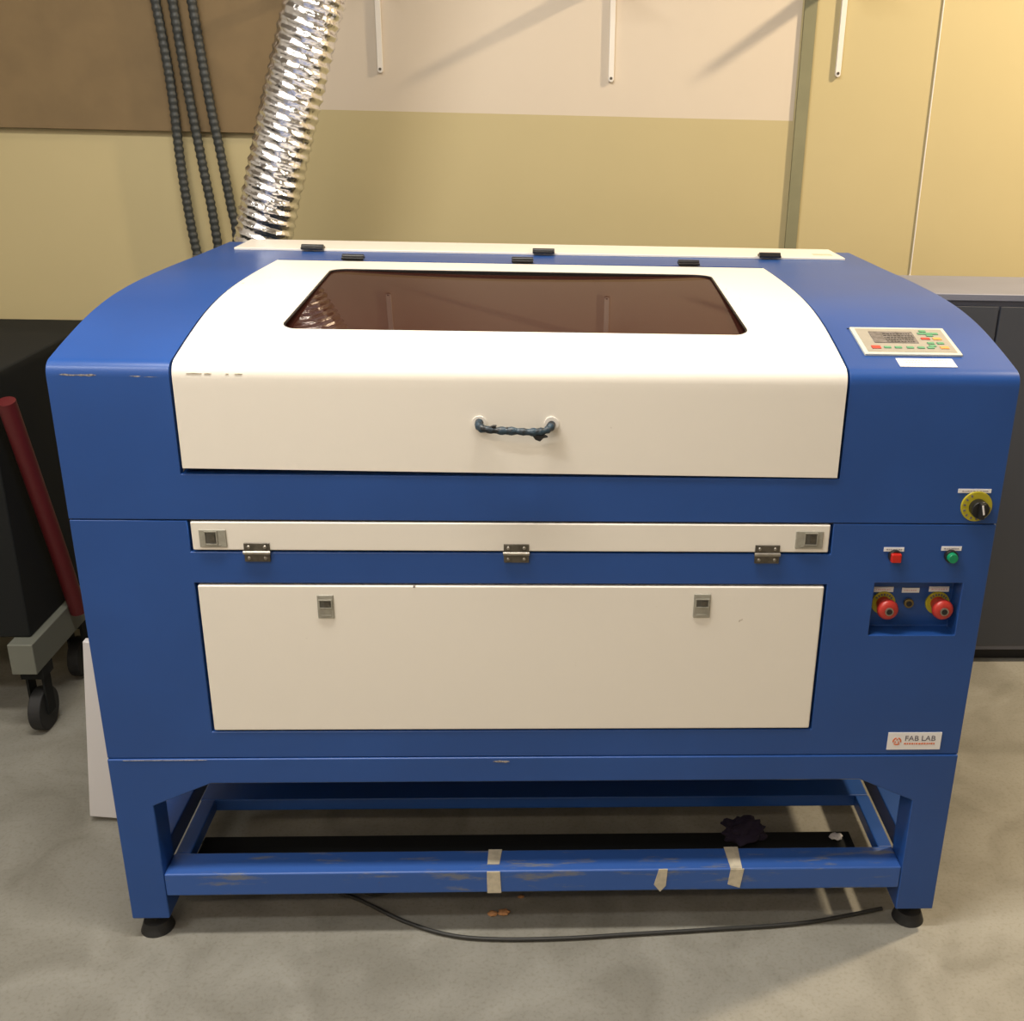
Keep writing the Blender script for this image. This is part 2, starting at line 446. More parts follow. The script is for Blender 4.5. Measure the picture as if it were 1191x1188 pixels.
def inside(p, poly):
    c = False; n = len(poly)
    for i in range(n):
        a, b = poly[i], poly[(i+1) % n]
        if (a.y > p.y) != (b.y > p.y) and p.x < (b.x-a.x)*(p.y-a.y)/(b.y-a.y)+a.x: c = not c
    return c
def hood_sheet(outer, hole, th, off=0., shear=False):
    xa = min(p.x for p in outer); xb = max(p.x for p in outer); sa = min(p.y for p in outer); sb = max(p.y for p in outer)
    V = []; E = []
    def loop(P):
        b = len(V); V.extend(P); n = len(P); E.extend([(b+i, b+(i+1) % n) for i in range(n)])
    loop(outer)
    if hole: loop(hole)
    for s in S_:
        if sa+.002 < s < sb-.002:
            for i in range(1, 36):
                p = Vector((xa+(xb-xa)*i/36, s))
                if inside(p, outer): V.append(p)
    r = geometry.delaunay_2d_cdt(V, E, [], 0, 1e-6)
    bm = bm_new(); top = []; bot = []
    for p in r[0]:
        q, n = at_s(p.y); a = q+n*off; b = q+n*(off-th); dz = 0
        if shear: dz = max(0, 1-p.y/.16)*(.0045*(-p.x/.58)+.0005)
        top.append(bm.verts.new((p.x, a.x, a.y+dz))); bot.append(bm.verts.new((p.x, b.x, b.y+dz)))
    cnt = {}
    for f in r[2]:
        c = sum((r[0][i] for i in f), Vector((0, 0)))/len(f)
        if not inside(c, outer) or (hole and inside(c, hole)): continue
        bm.faces.new([top[i] for i in f]); bm.faces.new([bot[i] for i in reversed(f)])
        for i in range(len(f)):
            e = (f[i], f[(i+1) % len(f)]); cnt[e] = 1
    for (a, b) in cnt:
        if (b, a) not in cnt: bm.faces.new((top[a], bot[a], bot[b], top[b]))
    for v in [v for v in bm.verts if not v.link_faces]: bm.verts.remove(v)
    return bm
s_end = S_[-1]
def side_pts(x, up):
    P = [Vector((x, s)) for s in S_]
    return P if up else P[::-1]
outer = side_pts(H, True)+side_pts(-H, False)
hole = rrect(WX0, WX1, ws0, ws1, .028, rt=.040)
hole_d = []
bm = hood_sheet(outer, hole, .003, 0, shear=True)
# folded side flanges and lower lip
for s_ in (-1, 1):
    n0 = len(LP)
    xa, xb = (s_*H, s_*(H-.003))
    a = [bm.verts.new((xa, p.x+.002, p.y-.002)) for p in LP]; b = [bm.verts.new((xa, max(p.x, 0)+.03, min(p.y, 1.245)-.022 if p.x > .01 else p.y)) for p in LP]
    for i in range(n0-1): bm.faces.new((a[i], a[i+1], b[i+1], b[i]))
lid = obj('hood_lid', bm, M['white_spot'], machine, smooth=28, recalc=False)
lid['label'] = 'cream hinged lid with a wide tinted window'
pane_outer = rrect(WX0-.012, WX1+.012, ws0-.012, ws1+.012, .035)
def pane_z(x, y):
    t = (y-.130)/.546
    return 1.2339+.0447*t+.0200*t*(1-t)+.035*x*x-.0030
bm = bm_new(); GT = []; NX, NY = 72, 48
for dz in (0, -.004):
    GT.append([[bm.verts.new((-.444+.891*i/NX, .130+.546*j/NY, pane_z(-.444+.891*i/NX, .130+.546*j/NY)+dz)) for i in range(NX+1)] for j in range(NY+1)])
for j in range(NY):
    for i in range(NX):
        a, b = GT
        bm.faces.new((a[j][i], a[j][i+1], a[j+1][i+1], a[j+1][i])); bm.faces.new((b[j][i], b[j+1][i], b[j+1][i+1], b[j][i+1]))
for j in range(NY):
    for i in (0, NX): bm.faces.new((GT[0][j][i], GT[0][j+1][i], GT[1][j+1][i], GT[1][j][i]))
for i in range(NX):
    for j in (0, NY): bm.faces.new((GT[0][j][i], GT[0][j][i+1], GT[1][j][i+1], GT[1][j][i]))
pane = obj('window_pane', bm, M['pane'], lid, smooth=40)
pane['label'] = 'brown tinted see-through window of the lid'
# black rubber edge of the window
def ring_poly(P, d):
    c = Vector(((WX0+WX1)/2, (ws0+ws1)/2)); out = []
    for i, p in enumerate(P):
        t = (P[(i+1) % len(P)]-P[i-1]).normalized(); n = Vector((t.y, -t.x)); out.append(p-n*d)
    return out
bm = hood_sheet(rrect(WX0+.0002, WX1-.0002, ws0+.0002, ws1-.0002, .028, rt=.040), rrect(WX0+.003, WX1-.003, ws0+.003, ws1-.003, .026, rt=.038), .003, -.0008)
obj('window_gasket', bm, M['black'], lid, smooth=40)
obj('rear_gasket', box(bm_new(), -.405, .408, .6645, .668, 1.2700, 1.2805), M['black'], lid)
# lid hinges, black
for x in (-.409, -.002, .403):
    bm = bm_new(); zz = 1.2815
    box(bm, x-.026, x+.026, .818, .852, zz, zz+.0055); cyl(bm, (x, .835, zz+.006), .0058, .052, 'X', 16)
    obj('lid_hinge', bm, M['black'], machine, bevel=.0015)
# scuffs on the lid fold
for (x0, x1) in ((-.556, -.53), (-.526, -.514), (-.49, -.485), (-.475, -.462)):
    obj('scuff_mark', prism_y(bm_new(), [(x0, 1.2055), ((x0+x1)/2, 1.2061), (x1, 1.2055), ((x0+x1)/2, 1.2050)], -.0029, .0), M['tape'], lid)

# lid handle --------------------------------------------------------------
hz = 1.120
bm = bm_new()
P = catmull([(-.062, -.001, hz+.004), (-.062, -.020, hz+.0035), (-.056, -.031, hz+.0015), (-.03, -.034, hz-.001), (.0, -.034, hz-.002), (.03, -.034, hz-.0035), (.052, -.031, hz-.002), (.062, -.020, hz+.002), (.064, -.001, hz+.003)], 6)
tube(bm, P, .0066, 14, radii=[.0066+.0009*sin(i*1.7)+.0006*sin(i*.61+1) for i in range(len(P))])
handle = obj('lid_handle', bm, M['teal'], lid, smooth=60)
handle['label'] = 'dark bar handle wrapped in torn blue-black tape'
for x in (-.062, .064): obj('handle_washer', cyl(bm_new(), (x, -.0035, hz+.003), .0125, .003, 'Y', 28), M['white_metal'], lid, smooth=35)
def shard(pts, y0, y1): obj('torn_tape', prism_y(bm_new(), pts, y0, y1), M['black'], lid, bevel=.001)
shard([(.030, hz-.007), (.052, hz-.008), (.058, hz-.0115), (.050, hz-.013), (.044, hz-.019), (.036, hz-.016), (.033, hz-.012)], -.039, -.030)
shard([(-.048, hz+.004), (-.036, hz+.009), (-.030, hz+.0085), (-.034, hz+.003)], -.038, -.032)
shard([(-.022, hz+.002), (-.012, hz+.0055), (-.004, hz+.001)], -.038, -.032)

# access strip ---------------------------------------------------------------
bm = bm_new(); box(bm, -H+.001, H-.0015, -.0015, .012, .8785, .9335)
strip = obj('access_flap', bm, M['white'], machine, bevel=.0025)
strip['label'] = 'narrow cream flap between the lid and the front door'
def latch(parent, x0, x1, z0, z1, horiz):
    bm = bm_new(); box(bm, x0, x1, -.0045, .002, z0, z1)
    l = obj('latch', bm, M['latch'], parent, bevel=.0015)
    w, h = x1-x0, z1-z0
    if horiz == 1: a, b, c, d = x0+w*.24, x0+w*.64, z0+h*.22, z1-h*.12
    elif horiz == 2: a, b, c, d = x0+w*.34, x0+w*.76, z0+h*.26, z1-h*.12
    else: a, b, c, d = x0+w*.16, x1-w*.14, z0+h*.48, z1-h*.22
    # frame round the recess, dark recess and its push button
    bm = bm_new()
    t = .0016
    for q in ((a-t, b+t, c-t, c), (a-t, b+t, d, d+t), (a-t, a, c, d), (b, b+t, c, d)): box(bm, q[0], q[1], -.0068, -.0044, q[2], q[3])
    box(bm, x0+w*.2, x1-w*.2, -.0056, -.0044, z0+h*.10, z0+h*.16)
    me = bpy.data.meshes.new('latch_rim'); bm.to_mesh(me); bm.free(); finish(me, M['latch']); link('latch_rim', me, parent)
    bm = bm_new(); box(bm, a, b, -.0052, -.0035, c, d)
    me = bpy.data.meshes.new('latch_button'); bm.to_mesh(me); bm.free(); finish(me, M['latch_dark']); link('latch_button', me, parent)
    bm = bm_new(); s_ = .28
    box(bm, a+(b-a)*.42, b-(b-a)*.12, -.0066, -.004, c+(d-c)*.2, d-(d-c)*.2)
    me = bpy.data.meshes.new('latch_tongue'); bm.to_mesh(me); bm.free(); finish(me, M['steel_dark']); link('latch_tongue', me, parent)
latch(strip, -.565, -.517, .8855, .9195, 1)
latch(strip, .515, .566, .8875, .922, 2)
def butt_hinge(x):
    bm = bm_new(); zc = .8758
    box(bm, x-.023, x+.023, -.0042, -.001, zc-.0185, zc-.003)
    box(bm, x-.023, x+.023, -.0042, -.001, zc+.003, zc+.0175)
    h = obj('butt_hinge', bm, M['steel_dark'], machine, bevel=.0008)
    bm = bm_new(); cyl(bm, (x, -.0052, zc), .0036, .048, 'X', 16); obj('hinge_pin', bm, M['steel'], h, smooth=40)
    for dx in (-.0145, .0145):
        for dz in (-.011, .0105):
            bm = bm_new(); bmesh.ops.create_uvsphere(bm, u_segments=14, v_segments=8, radius=.0034, matrix=Matrix.Translation((x+dx, -.0042, zc+dz)) @ Matrix.Diagonal((1, .6, 1, 1)))
            obj('hinge_screw', bm, M['steel'], h, smooth=60)
for x in (-.465, .002, .4645): butt_hinge(x)

# front door ---------------------------------------------------------------------
bm = bm_new(); box(bm, -H+.001, H-.001, -.002, .012, .5005, .8085)
door = obj('front_door', bm, M['white_spot'], machine, bevel=.003)
door['label'] = 'wide cream rectangular front door with two latches'
latch(door, -.3645, -.3345, .743, .7905, 0)
latch(door, .3335, .3655, .745, .794, 0)
bm = bm_new(); box(bm, -.188, -.184, -.0024, .004, .8055, .8095); obj('dent', bm, M['chip'], door)

# switches ---------------------------------------------------------------------------
def label_tag(name, x0, x1, z0, z1, y, marks=None, parent=machine, ink='ink', lab=None):
    bm = bm_new(); box(bm, x0, x1, y-.0012, y+.0004, z0, z1)
    l = obj(name, bm, M['tag'], parent)
    if lab: l['label'] = lab
    bm = bm_new(); w = x1-x0; h = z1-z0; x = x0+w*.12
    while x < x1-w*.14:
        d = random.uniform(.0018, .0045)
        box(bm, x, min(x+d, x1-w*.1), y-.0016, y-.0011, z0+h*.36, z0+h*.62); x += d+random.uniform(.0008, .002)
    obj('print', bm, M[ink], l)
    return l
label_tag('switch_label', .683, .7065+.0145, .8815, .8895, 0, lab='small white label above the red button')
label_tag('switch_label', .7915, .8295, .8835, .892, 0, lab='small white label above the green button')
def push_button(name, x, z, m, lab, square=False):
    bm = bm_new(); cyl(bm, (x, -.004, z), .0125, .010, 'Y', 28)
    b = obj(name, bm, M['black'], machine, smooth=35, bevel=.001)
    b['label'] = lab
    bm = bm_new()
    if square: box(bm, x-.0098, x+.0088, -.017, -.006, z-.0085, z+.0085)
    else: cyl(bm, (x, -.012, z), .0102, .012, 'Y', 28, r2=.0092)
    obj('button_cap', bm, m, b, bevel=.002)
push_button('push_button', .7045, .873, M['red_button'], 'red push button', True)
push_button('push_button', .8105, .8735, M['green_button'], 'green push button')
YR = .040
def e_stop(x, z, yb, key=True, lab='red mushroom emergency stop button on a yellow ring'):
    bm = bm_new(); cyl(bm, (x, yb-.0025, z), .0235, .005, 'Y', 40)
    e = obj('emergency_stop', bm, M['yellow'], machine, smooth=35, bevel=.0008); e['label'] = lab
    bm = bm_new()
    for k in range(-3, 4):
        a = radians(90+k*17); T = Matrix.Translation((x+.0185*cos(a), yb-.0053, z+.0185*sin(a))) @ Matrix.Rotation(-a+pi/2, 4, 'Y')
        box(bm, -.0016, .0016, -.0004, .0004, -.0022, .0022, mt=T)
    obj('ring_lettering', bm, M['ink_dark'], e)
    bm = bm_new(); cyl(bm, (x, yb-.012, z), .0145, .020, 'Y', 32); obj('button_stem', bm, M['red'], e, smooth=35)
    bm = bm_new(); prof = [(.0, -.041), (.010, -.0408), (.016, -.0395), (.0195, -.036), (.0205, -.031), (.0195, -.026), (.015, -.024), (0, -.024)]
    vs = []; n = 36
    for r, y in prof:
        vs.append([bm.verts.new((x+r*cos(2*pi*k/n), yb+y, z+r*sin(2*pi*k/n))) for k in range(n)] if r else [bm.verts.new((x, yb+y, z))])
    for a, b in zip(vs, vs[1:]):
        for k in range(n):
            f = [a[k % len(a)], a[(k+1) % len(a)], b[(k+1) % len(b)], b[k % len(b)]]
            f = list(dict.fromkeys(f)); bm.faces.new(f)
    obj('mushroom_head', bm, M['red'], e, smooth=50)
    bm = bm_new(); cyl(bm, (x, yb-.0415, z), .0082, .004, 'Y', 28); o = obj('key_socket', bm, M['steel'], e, smooth=35)
    bm = bm_new(); cyl(bm, (x, yb-.0438, z), .0056, .001, 'Y', 28); box(bm, x-.0015, x+.0035, yb-.0446, yb-.0436, z-.004, z+.004); obj('key_slot', bm, M['black'], e)
    return e
e_stop(.7085, .7570, YR, lab='left red mushroom emergency stop button in the recess')
e_stop(.8150, .7570, YR, lab='right red mushroom emergency stop button in the recess')
label_tag('switch_label', .6870, .7260, .7790, .7900, YR, ink='ink_pink', lab='white label above the left emergency stop')
label_tag('switch_label', .7430, .7770, .7780, .7880, YR, ink='ink_pink', lab='white label above the brass key lock')
label_tag('switch_label', .7955, .8350, .7800, .7910, YR, ink='ink_pink', lab='white label above the right emergency stop')
bm = bm_new(); cyl(bm, (.7585, YR-.003, .7565), .0095, .007, 'Y', 28)
kl = obj('key_lock', bm, mat('old_brass', (.20, .15, .06, 1), .4, .7), machine, bevel=.001); kl['label'] = 'round brass key lock between the emergency stops'
bm = bm_new(); cyl(bm, (.7585, YR-.0068, .7565), .0055, .0012, 'Y', 20); obj('keyhole', bm, M['dark'], kl)
# key switch on the upper cabinet
label_tag('switch_label', .8065, .8680, .9985, .9995+.0065, 0, lab='white label above the yellow ringed switch')
bm = bm_new(); cyl(bm, (.8440, -.0025, .973), .0290, .005, 'Y', 44)
ks = obj('selector_switch', bm, M['yellow'], machine, bevel=.001); ks['label'] = 'yellow ringed black selector switch on the upper cabinet'
bm = bm_new()
for k in range(10):
    a = radians(120+k*26); T = Matrix.Translation((.844+.0235*cos(a), -.0053, .973+.0235*sin(a))) @ Matrix.Rotation(-a+pi/2, 4, 'Y')
    box(bm, -.0016, .0016, -.0004, .0004, -.0022, .0022, mt=T)
obj('ring_lettering', bm, M['ink_dark'], ks)
bm = bm_new(); cyl(bm, (.8455, -.012, .972), .0165, .020, 'Y', 36); box(bm, .8405, .8505, -.031, -.020, .957, .987)
obj('selector_knob', bm, M['black'], ks, bevel=.0015)
bm = bm_new(); box(bm, .8440, .8470, -.0322, -.0306, .967, .985, rot=Matrix.Rotation(radians(-14), 3, 'Y')); obj('knob_pointer', bm, M['tag'], ks)

# maker's sticker
def text_bm(s, size, x, y, z, mt=None, ext=.0003):
    cu = bpy.data.curves.new('t', 'FONT'); cu.body = s; cu.size = size; cu.extrude = ext
    o = bpy.data.objects.new('t', cu); COL.objects.link(o)
    dg = bpy.context.evaluated_depsgraph_get(); me = bpy.data.meshes.new_from_object(o.evaluated_get(dg))
    bpy.data.objects.remove(o); bm = bm_new(); bm.from_mesh(me); bpy.data.meshes.remove(me)
    T = mt if mt is not None else Matrix.Translation((x, y, z)) @ Matrix.Rotation(radians(90), 4, 'X')
    bmesh.ops.transform(bm, matrix=T, verts=bm.verts[:]); return bm
bm = bm_new(); box(bm, .7405, .8490, -.0012, .0004, .4495, .4890)
st = obj('sticker', bm, M['tag'], machine); st['label'] = 'white sticker with an orange round emblem and dark lettering'
obj('lettering', text_bm('FAB LAB', .0170, .7745, -.0014, .4700), M['ink_dark'], st)
bm = bm_new(); x = .7745
while x < .838:
    d = random.uniform(.002, .0045); box(bm, x, x+d, -.0016, -.0011, .4615, .4650); x += d+.0014
obj('small_print', bm, M['ink_red'], st)
bm = bm_new()
for k in range(3):
    a0 = radians(90+120*k+14); a1 = radians(90+120*k+106); P = []
    for t in range(9):
        a = a0+(a1-a0)*t/8; P.append((.7595+.0090*cos(a), .4690+.0090*sin(a)))
    for t in range(9):
        a = a1+(a0-a1)*t/8; P.append((.7595+.0062*cos(a), .4690+.0062*sin(a)))
    prism_y(bm, P, -.0017, -.0010)
for k in range(3):
    a = radians(90+120*k); cx, cz = .7595+.0038*cos(a), .4690+.0038*sin(a)
    prism_y(bm, [(cx+.0026*cos(a+b), cz+.0026*sin(a+b)) for b in (0, 2.1, 4.2)], -.0017, -.0010)
em = obj('emblem', bm, M['ink_red'], st)

# control panel on the hood -----------------------------------------------------------
def hood_frame(yc):
    y0, y1 = yc-.05, yc+.05
    a = math.atan2(ztop(y1)-ztop(max(y0, .024)), y1-max(y0, .024))
    return a
PY0, PY1, PX0, PX1 = .068, .185, .6265, .8065
ang = math.atan2(ztop(PY1)-ztop(PY0), PY1-PY0)
PM = Matrix.Translation(((PX0+PX1)/2, (PY0+PY1)/2, (ztop(PY0)+ztop(PY1))/2+.0008)) @ Matrix.Rotation(ang, 4, 'X')
pw, ph = (PX1-PX0)/2, (PY1-PY0)/2/cos(ang)
bm = bm_new(); box(bm, -pw, pw, -ph, ph, -.002, .004, mt=PM)
cp = obj('control_panel', bm, M['panel_rim'], machine, bevel=.002); cp['label'] = 'grey keypad panel with a small display on the right of the hood'
bm = bm_new(); box(bm, -pw+.008, pw-.008, -ph+.008, ph-.009, .0035, .0046, mt=PM); obj('keypad', bm, M['panel_grey'], cp)
bm = bm_new(); box(bm, -.060, .022, -.014, .036, .0045, .0056, mt=PM); obj('display', bm, M['lcd'], cp)
bm = bm_new()
for r in range(5): 
    x = -.036
    while x < .016:
        d = random.uniform(.002, .006); box(bm, x, x+d, .024-r*.0085, .0272-r*.0085, .0055, .0059, mt=PM); x += d+.0018
obj('display_text', bm, M['dark'], cp)
def keys(name, pts, m, w=.0065, h=.0038):
    for (x, y) in pts:
        bm = bm_new(); box(bm, x-w, x+w, y-h, y+h, .0045, .0062, mt=PM); obj(name, bm, M[m], cp, bevel=.001)
keys('red_key', [(-.063, -.034)], 'key_red', .0085, .0062)
keys('green_key', [(-.042, -.034), (-.022, -.034), (.000, -.034), (.020, -.034), (.038, -.034), (.044, .040), (.051, .029), (.038, .029), (.064, .029), (.052, .020), (.044, -.014), (.044, -.026), (.062, -.014)], 'key_green')
keys('red_key', [(.040, .006)], 'key_red', .0085, .0042)
keys('orange_key', [(.062, .006), (.064, -.033)], 'key_orange', .0080, .0052)
bm = bm_new(); box(bm, PX0-.003, PX1+.003, PY1-.0005, PY1+.0035, ztop(PY1)-.003, ztop(PY1)+.0012); obj('panel_gap', bm, M['dark'], machine)
LM = Matrix.Translation((.7315, .0425, ztop(.0425)+.0004)) @ Matrix.Rotation(ang*1.05, 4, 'X')
bm = bm_new(); box(bm, -.0515, .0515, -.0165, .0170, -.0006, .0008, mt=LM)
pl = obj('paper_label', bm, M['tag'], machine); pl['label'] = 'white paper label in front of the keypad panel'
bm = bm_new()
for (xa, xb, y) in ((-.040, -.010, .007), (.006, .042, .007), (-.038, -.006, -.001), (.004, .038, -.001), (-.036, -.004, -.009)):
    x = xa
    while x < xb:
        d = random.uniform(.002, .005); box(bm, x, x+d, y, y+.0022, .0007, .0011, mt=LM); x += d+.0014
obj('print', bm, M['ink'], pl)

# masking tape strips on the front rail -------------------------------------------------------
def tape(poly_front, poly_top=None, lab=None, name='tape_strip'):
    bm = bm_new()
    if poly_front: prism_y(bm, poly_front, -.0048, -.0026)
    if poly_top:
        a = [bm.verts.new((x, y, .1628)) for x, y in poly_top]; b = [bm.verts.new((x, y, .1612)) for x, y in poly_top]
        n = len(a); bm.faces.new(a); bm.faces.new(b[::-1])
        for i in range(n): bm.faces.new((a[i], a[(i+1) % n], b[(i+1) % n], b[i]))
    o = obj(name, bm, M['tape'], machine)
    if lab: o['label'] = lab
tape([(-.0595, .1075), (-.0305, .1075), (-.0330, .1610), (-.0600, .1610)], [(-.0600, .018), (-.035, .018), (-.031, .064), (-.0595, .064)], 'cream tape strip wrapped over the middle of the front rail')
tape([(.3005, .1060), (.3120, .1210), (.3140, .1630), (.2960, .1630), (.2870, .1240)], None, 'torn cream tape scrap left of the widest strip on the rail')
tape([(.4420, .1230), (.4680, .1135), (.4740, .1615), (.4460, .1615)], [(.4460, -.003), (.4700, -.003), (.4720, .065), (.4420, .065)], 'cream tape strip near the right end of the front rail')

# ---------------------------------------------------------------- things under and round the machine
def lump(name, c, r, m, label, cat, seed=0, sq=(1, 1, 1), amp=.35, origin=None):
    bm = bm_new(); bmesh.ops.create_icosphere(bm, subdivisions=4, radius=1)
    from mathutils import noise
    for v in bm.verts:
        n = noise.noise(v.co*1.7+Vector((seed, 0, 0)))*amp+noise.noise(v.co*4+Vector((seed, 3, 0)))*amp*.5
        v.co = v.co*(1+n); v.co = Vector((v.co.x*r*sq[0], v.co.y*r*sq[1], v.co.z*r*sq[2]))+Vector(c)
    lo = min(v.co.z for v in bm.verts)
    for v in bm.verts: v.co.z += c[2]-r*sq[2]-lo
    o = obj(name, bm, m, smooth=80, origin=(c[0], c[1], c[2]-r*sq[2])); return tag(o, label, cat)
lump('rag', (.505, .178, .113), .040, M['rag'], 'crumpled dark purple rag lying just behind the front rail', 'rag', 3, (1.25, .75, .56), .5)
lump('paper_scrap', (.722, .180, .096), .010, M['white_board'], 'small pale scrap behind the right end of the front rail', 'debris', 5, (1.4, 1, .6))
for i, (x, y, r, w) in enumerate(((-.052, .052, .008, 'small orange crumb on the floor below the middle tape strip'), (-.028, .055, .009, 'larger orange crumb on the floor, just right of the smaller one'), (.008, .105, .005, 'tiny pale crumb on the floor right of the orange crumbs'))):
    lump('crumb', (x, y, r*.5), r, M['crumb'], w, 'crumb', i+9, (1.3, 1, .5))

# power cable on the floor
P = catmull([(-.75, .30, .006), (-.50, .17, .006), (-.36, .105, .006), (-.24, .030, .006), (-.14, -.012, .006), (-.04, -.026, .006), (.10, -.026, .006), (.26, -.016, .006), (.42, -.006, .006), (.62, .010, .006), (.80, .05, .006)], 12)
bm = bm_new(); tube(bm, P, .0042, 10)
tag(obj('power_cable', bm, M['cable'], smooth=60, origin=(-.04, -.026, 0)), 'thin dark cable curving across the concrete floor in front of the machine', 'cable')
P = catmull([(-.40, .16, .0055), (-.325, .115, .0055), (-.27, .128, .0055), (-.20, .2, .0055)], 10)
bm = bm_new(); tube(bm, P, .003, 8)
tag(obj('thin_wire', bm, M['cable'], smooth=60, origin=(-.3, .13, 0)), 'short thin dark wire on the floor under the left half of the front rail', 'wire')

# ---------------------------------------------------------------- room
X0, X1, YF, YW, ZC = -2.6, 3.6, -3.6, 1.80, 3.3
bm = bm_new(); box(bm, X0-.1, X1+.1, YF-.1, YW+.1, -.1, 0); struct('floor', bm, M['floor'])
bm = bm_new(); box(bm, X0-.1, X1+.1, YW, YW+.1, 0, ZC); struct('wall_back', bm, M['wall'])
bm = bm_new(); box(bm, X0-.1, X0, YF, YW, 0, ZC); struct('wall_left', bm, M['plain_wall'])
bm = bm_new(); box(bm, X1, X1+.1, YF, YW, 0, ZC); struct('wall_right', bm, M['plain_wall'])
bm = bm_new(); box(bm, X0-.1, X1+.1, YF-.1, YF, 0, ZC); struct('wall_front', bm, M['plain_wall'])
bm = bm_new(); box(bm, X0-.1, X1+.1, YF-.1, YW+.1, ZC, ZC+.1); struct('ceiling', bm, M['ceiling'])
bm = bm_new(); box(bm, .851, .889, YW-.012, YW+.001, 0, 2.35); o = struct('trim_1', bm, M['trim'])
o['label'] = 'grey-green vertical trim strip on the back wall'

# thin brown slab on the back wall, left of the duct
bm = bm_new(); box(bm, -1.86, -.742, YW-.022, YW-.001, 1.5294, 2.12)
tag(obj('wall_slab', bm, M['brown'], bevel=.002, origin=(-1.3, YW-.001, 1.5294)), 'thin brown slab on the back wall behind the foil duct, above the conduits', 'board')

# conduits
def conduit(P, lab):
    pts = catmull(P, 8)
    L = sum((b-a).length for a, b in zip(pts, pts[1:])); n = int(L/.0050)
    out = []; acc = 0; seg = 0; pos = 0
    cum = [0]
    for a, b in zip(pts, pts[1:]): cum.append(cum[-1]+(b-a).length)
    for i in range(n+1):
        d = L*i/n
        while seg < len(cum)-2 and cum[seg+1] < d: seg += 1
        t = (d-cum[seg])/max(1e-9, cum[seg+1]-cum[seg]); out.append(pts[seg].lerp(pts[seg+1], min(1, t)))
    t = thing('conduit', lab, 'conduit', (P[-1][0], P[-1][1], P[-1][2]), 'corrugated conduits on the back wall')
    bm = bm_new(); tube(bm, out, .011, 12, radii=[.0152 if (i//2) % 2 else .0132 for i in range(len(out))])
    obj('corrugated_tube', bm, M['conduit'], t, smooth=60)
    return t
yc = YW-.045
t = conduit([(-1.125, yc, 2.05), (-1.0933, yc, 1.70), (-1.087, yc, 1.438), (-1.0764, yc, 1.258), (-1.0647, yc, 1.154)], 'leftmost of the three dark corrugated conduits, with a silver end fitting')
bm = bm_new(); cyl(bm, (-1.0640, yc, 1.140), .017, .03, n=20); obj('end_fitting', bm, M['steel'], t, smooth=35)
bm = bm_new(); cyl(bm, (-1.0640, yc, .565), .012, 1.13, n=20); obj('rigid_pipe', bm, M['conduit'], t, smooth=35)
conduit([(-1.070, yc, 2.05), (-1.0457, yc, 1.7025), (-1.0202, yc, 1.4378), (-1.0033, yc, 1.2789), (-.9917, yc, 1.067), (-.98, yc, .6), (-.98, yc, .0)], 'middle of the three dark corrugated conduits left of the foil duct')
conduit([(-1.016, yc, 2.05), (-.9821, yc, 1.6495), (-.9609, yc, 1.4695), (-.9429, yc, 1.3001), (-.9345, yc, 1.2366), (-.9355, yc, 1.067), (-.92, yc, .6), (-.92, yc, .0)], 'rightmost of the three dark corrugated conduits, right beside the foil duct')

# foil exhaust duct
duct = thing('exhaust_duct', 'shiny crumpled foil exhaust duct rising behind the left rear of the machine', 'duct', (-.80, 1.32, 0))
ctrl = catmull([(-.80, 1.32, .02), (-.82, 1.32, .40), (-.81, 1.32, .80), (-.772, 1.31, 1.08), (-.740, 1.30, 1.245), (-.694, 1.30, 1.42), (-.640, 1.30, 1.60), (-.578, 1.30, 1.80), (-.50, 1.30, 2.05), (-.40, 1.30, 2.40)], 14)
cum = [0]
for a, b in zip(ctrl, ctrl[1:]): cum.append(cum[-1]+(b-a).length)
L = cum[-1]; from mathutils import noise
bm = bm_new(); NR = 64; step = .0036; n = int(L/step); seg = 0; rings = []
for i in range(n+1):
    d = L*i/n
    while seg < len(cum)-2 and cum[seg+1] < d: seg += 1
    t = (d-cum[seg])/max(1e-9, cum[seg+1]-cum[seg]); p = ctrl[seg].lerp(ctrl[seg+1], min(1, t))
    tg = (ctrl[min(seg+2, len(ctrl)-1)]-ctrl[max(seg-1, 0)]).normalized()
    u = tg.cross(Vector((0, 1, 0))).normalized(); v = tg.cross(u)
    ring = []
    for k in range(NR):
        a = 2*pi*k/NR; ph = d/.0270+k/NR   # helical wire
        w = abs(sin(pi*ph)); wire = (1-w)**.7
        q = Vector((cos(a)*3.2, sin(a)*3.2, d*34))
        cr = noise.noise(q)*.0042+noise.noise(q*2.6)*.0022
        r = .0735+.0062*wire+cr*(1-.5*wire)
        ring.append(bm.verts.new(p+(u*cos(a)+v*sin(a))*r))
    rings.append(ring)
for a, b in zip(rings, rings[1:]):
    for k in range(NR): bm.faces.new((a[k], a[(k+1) % NR], b[(k+1) % NR], b[k]))
obj('foil_hose', bm, M['foil'], duct, smooth=50)

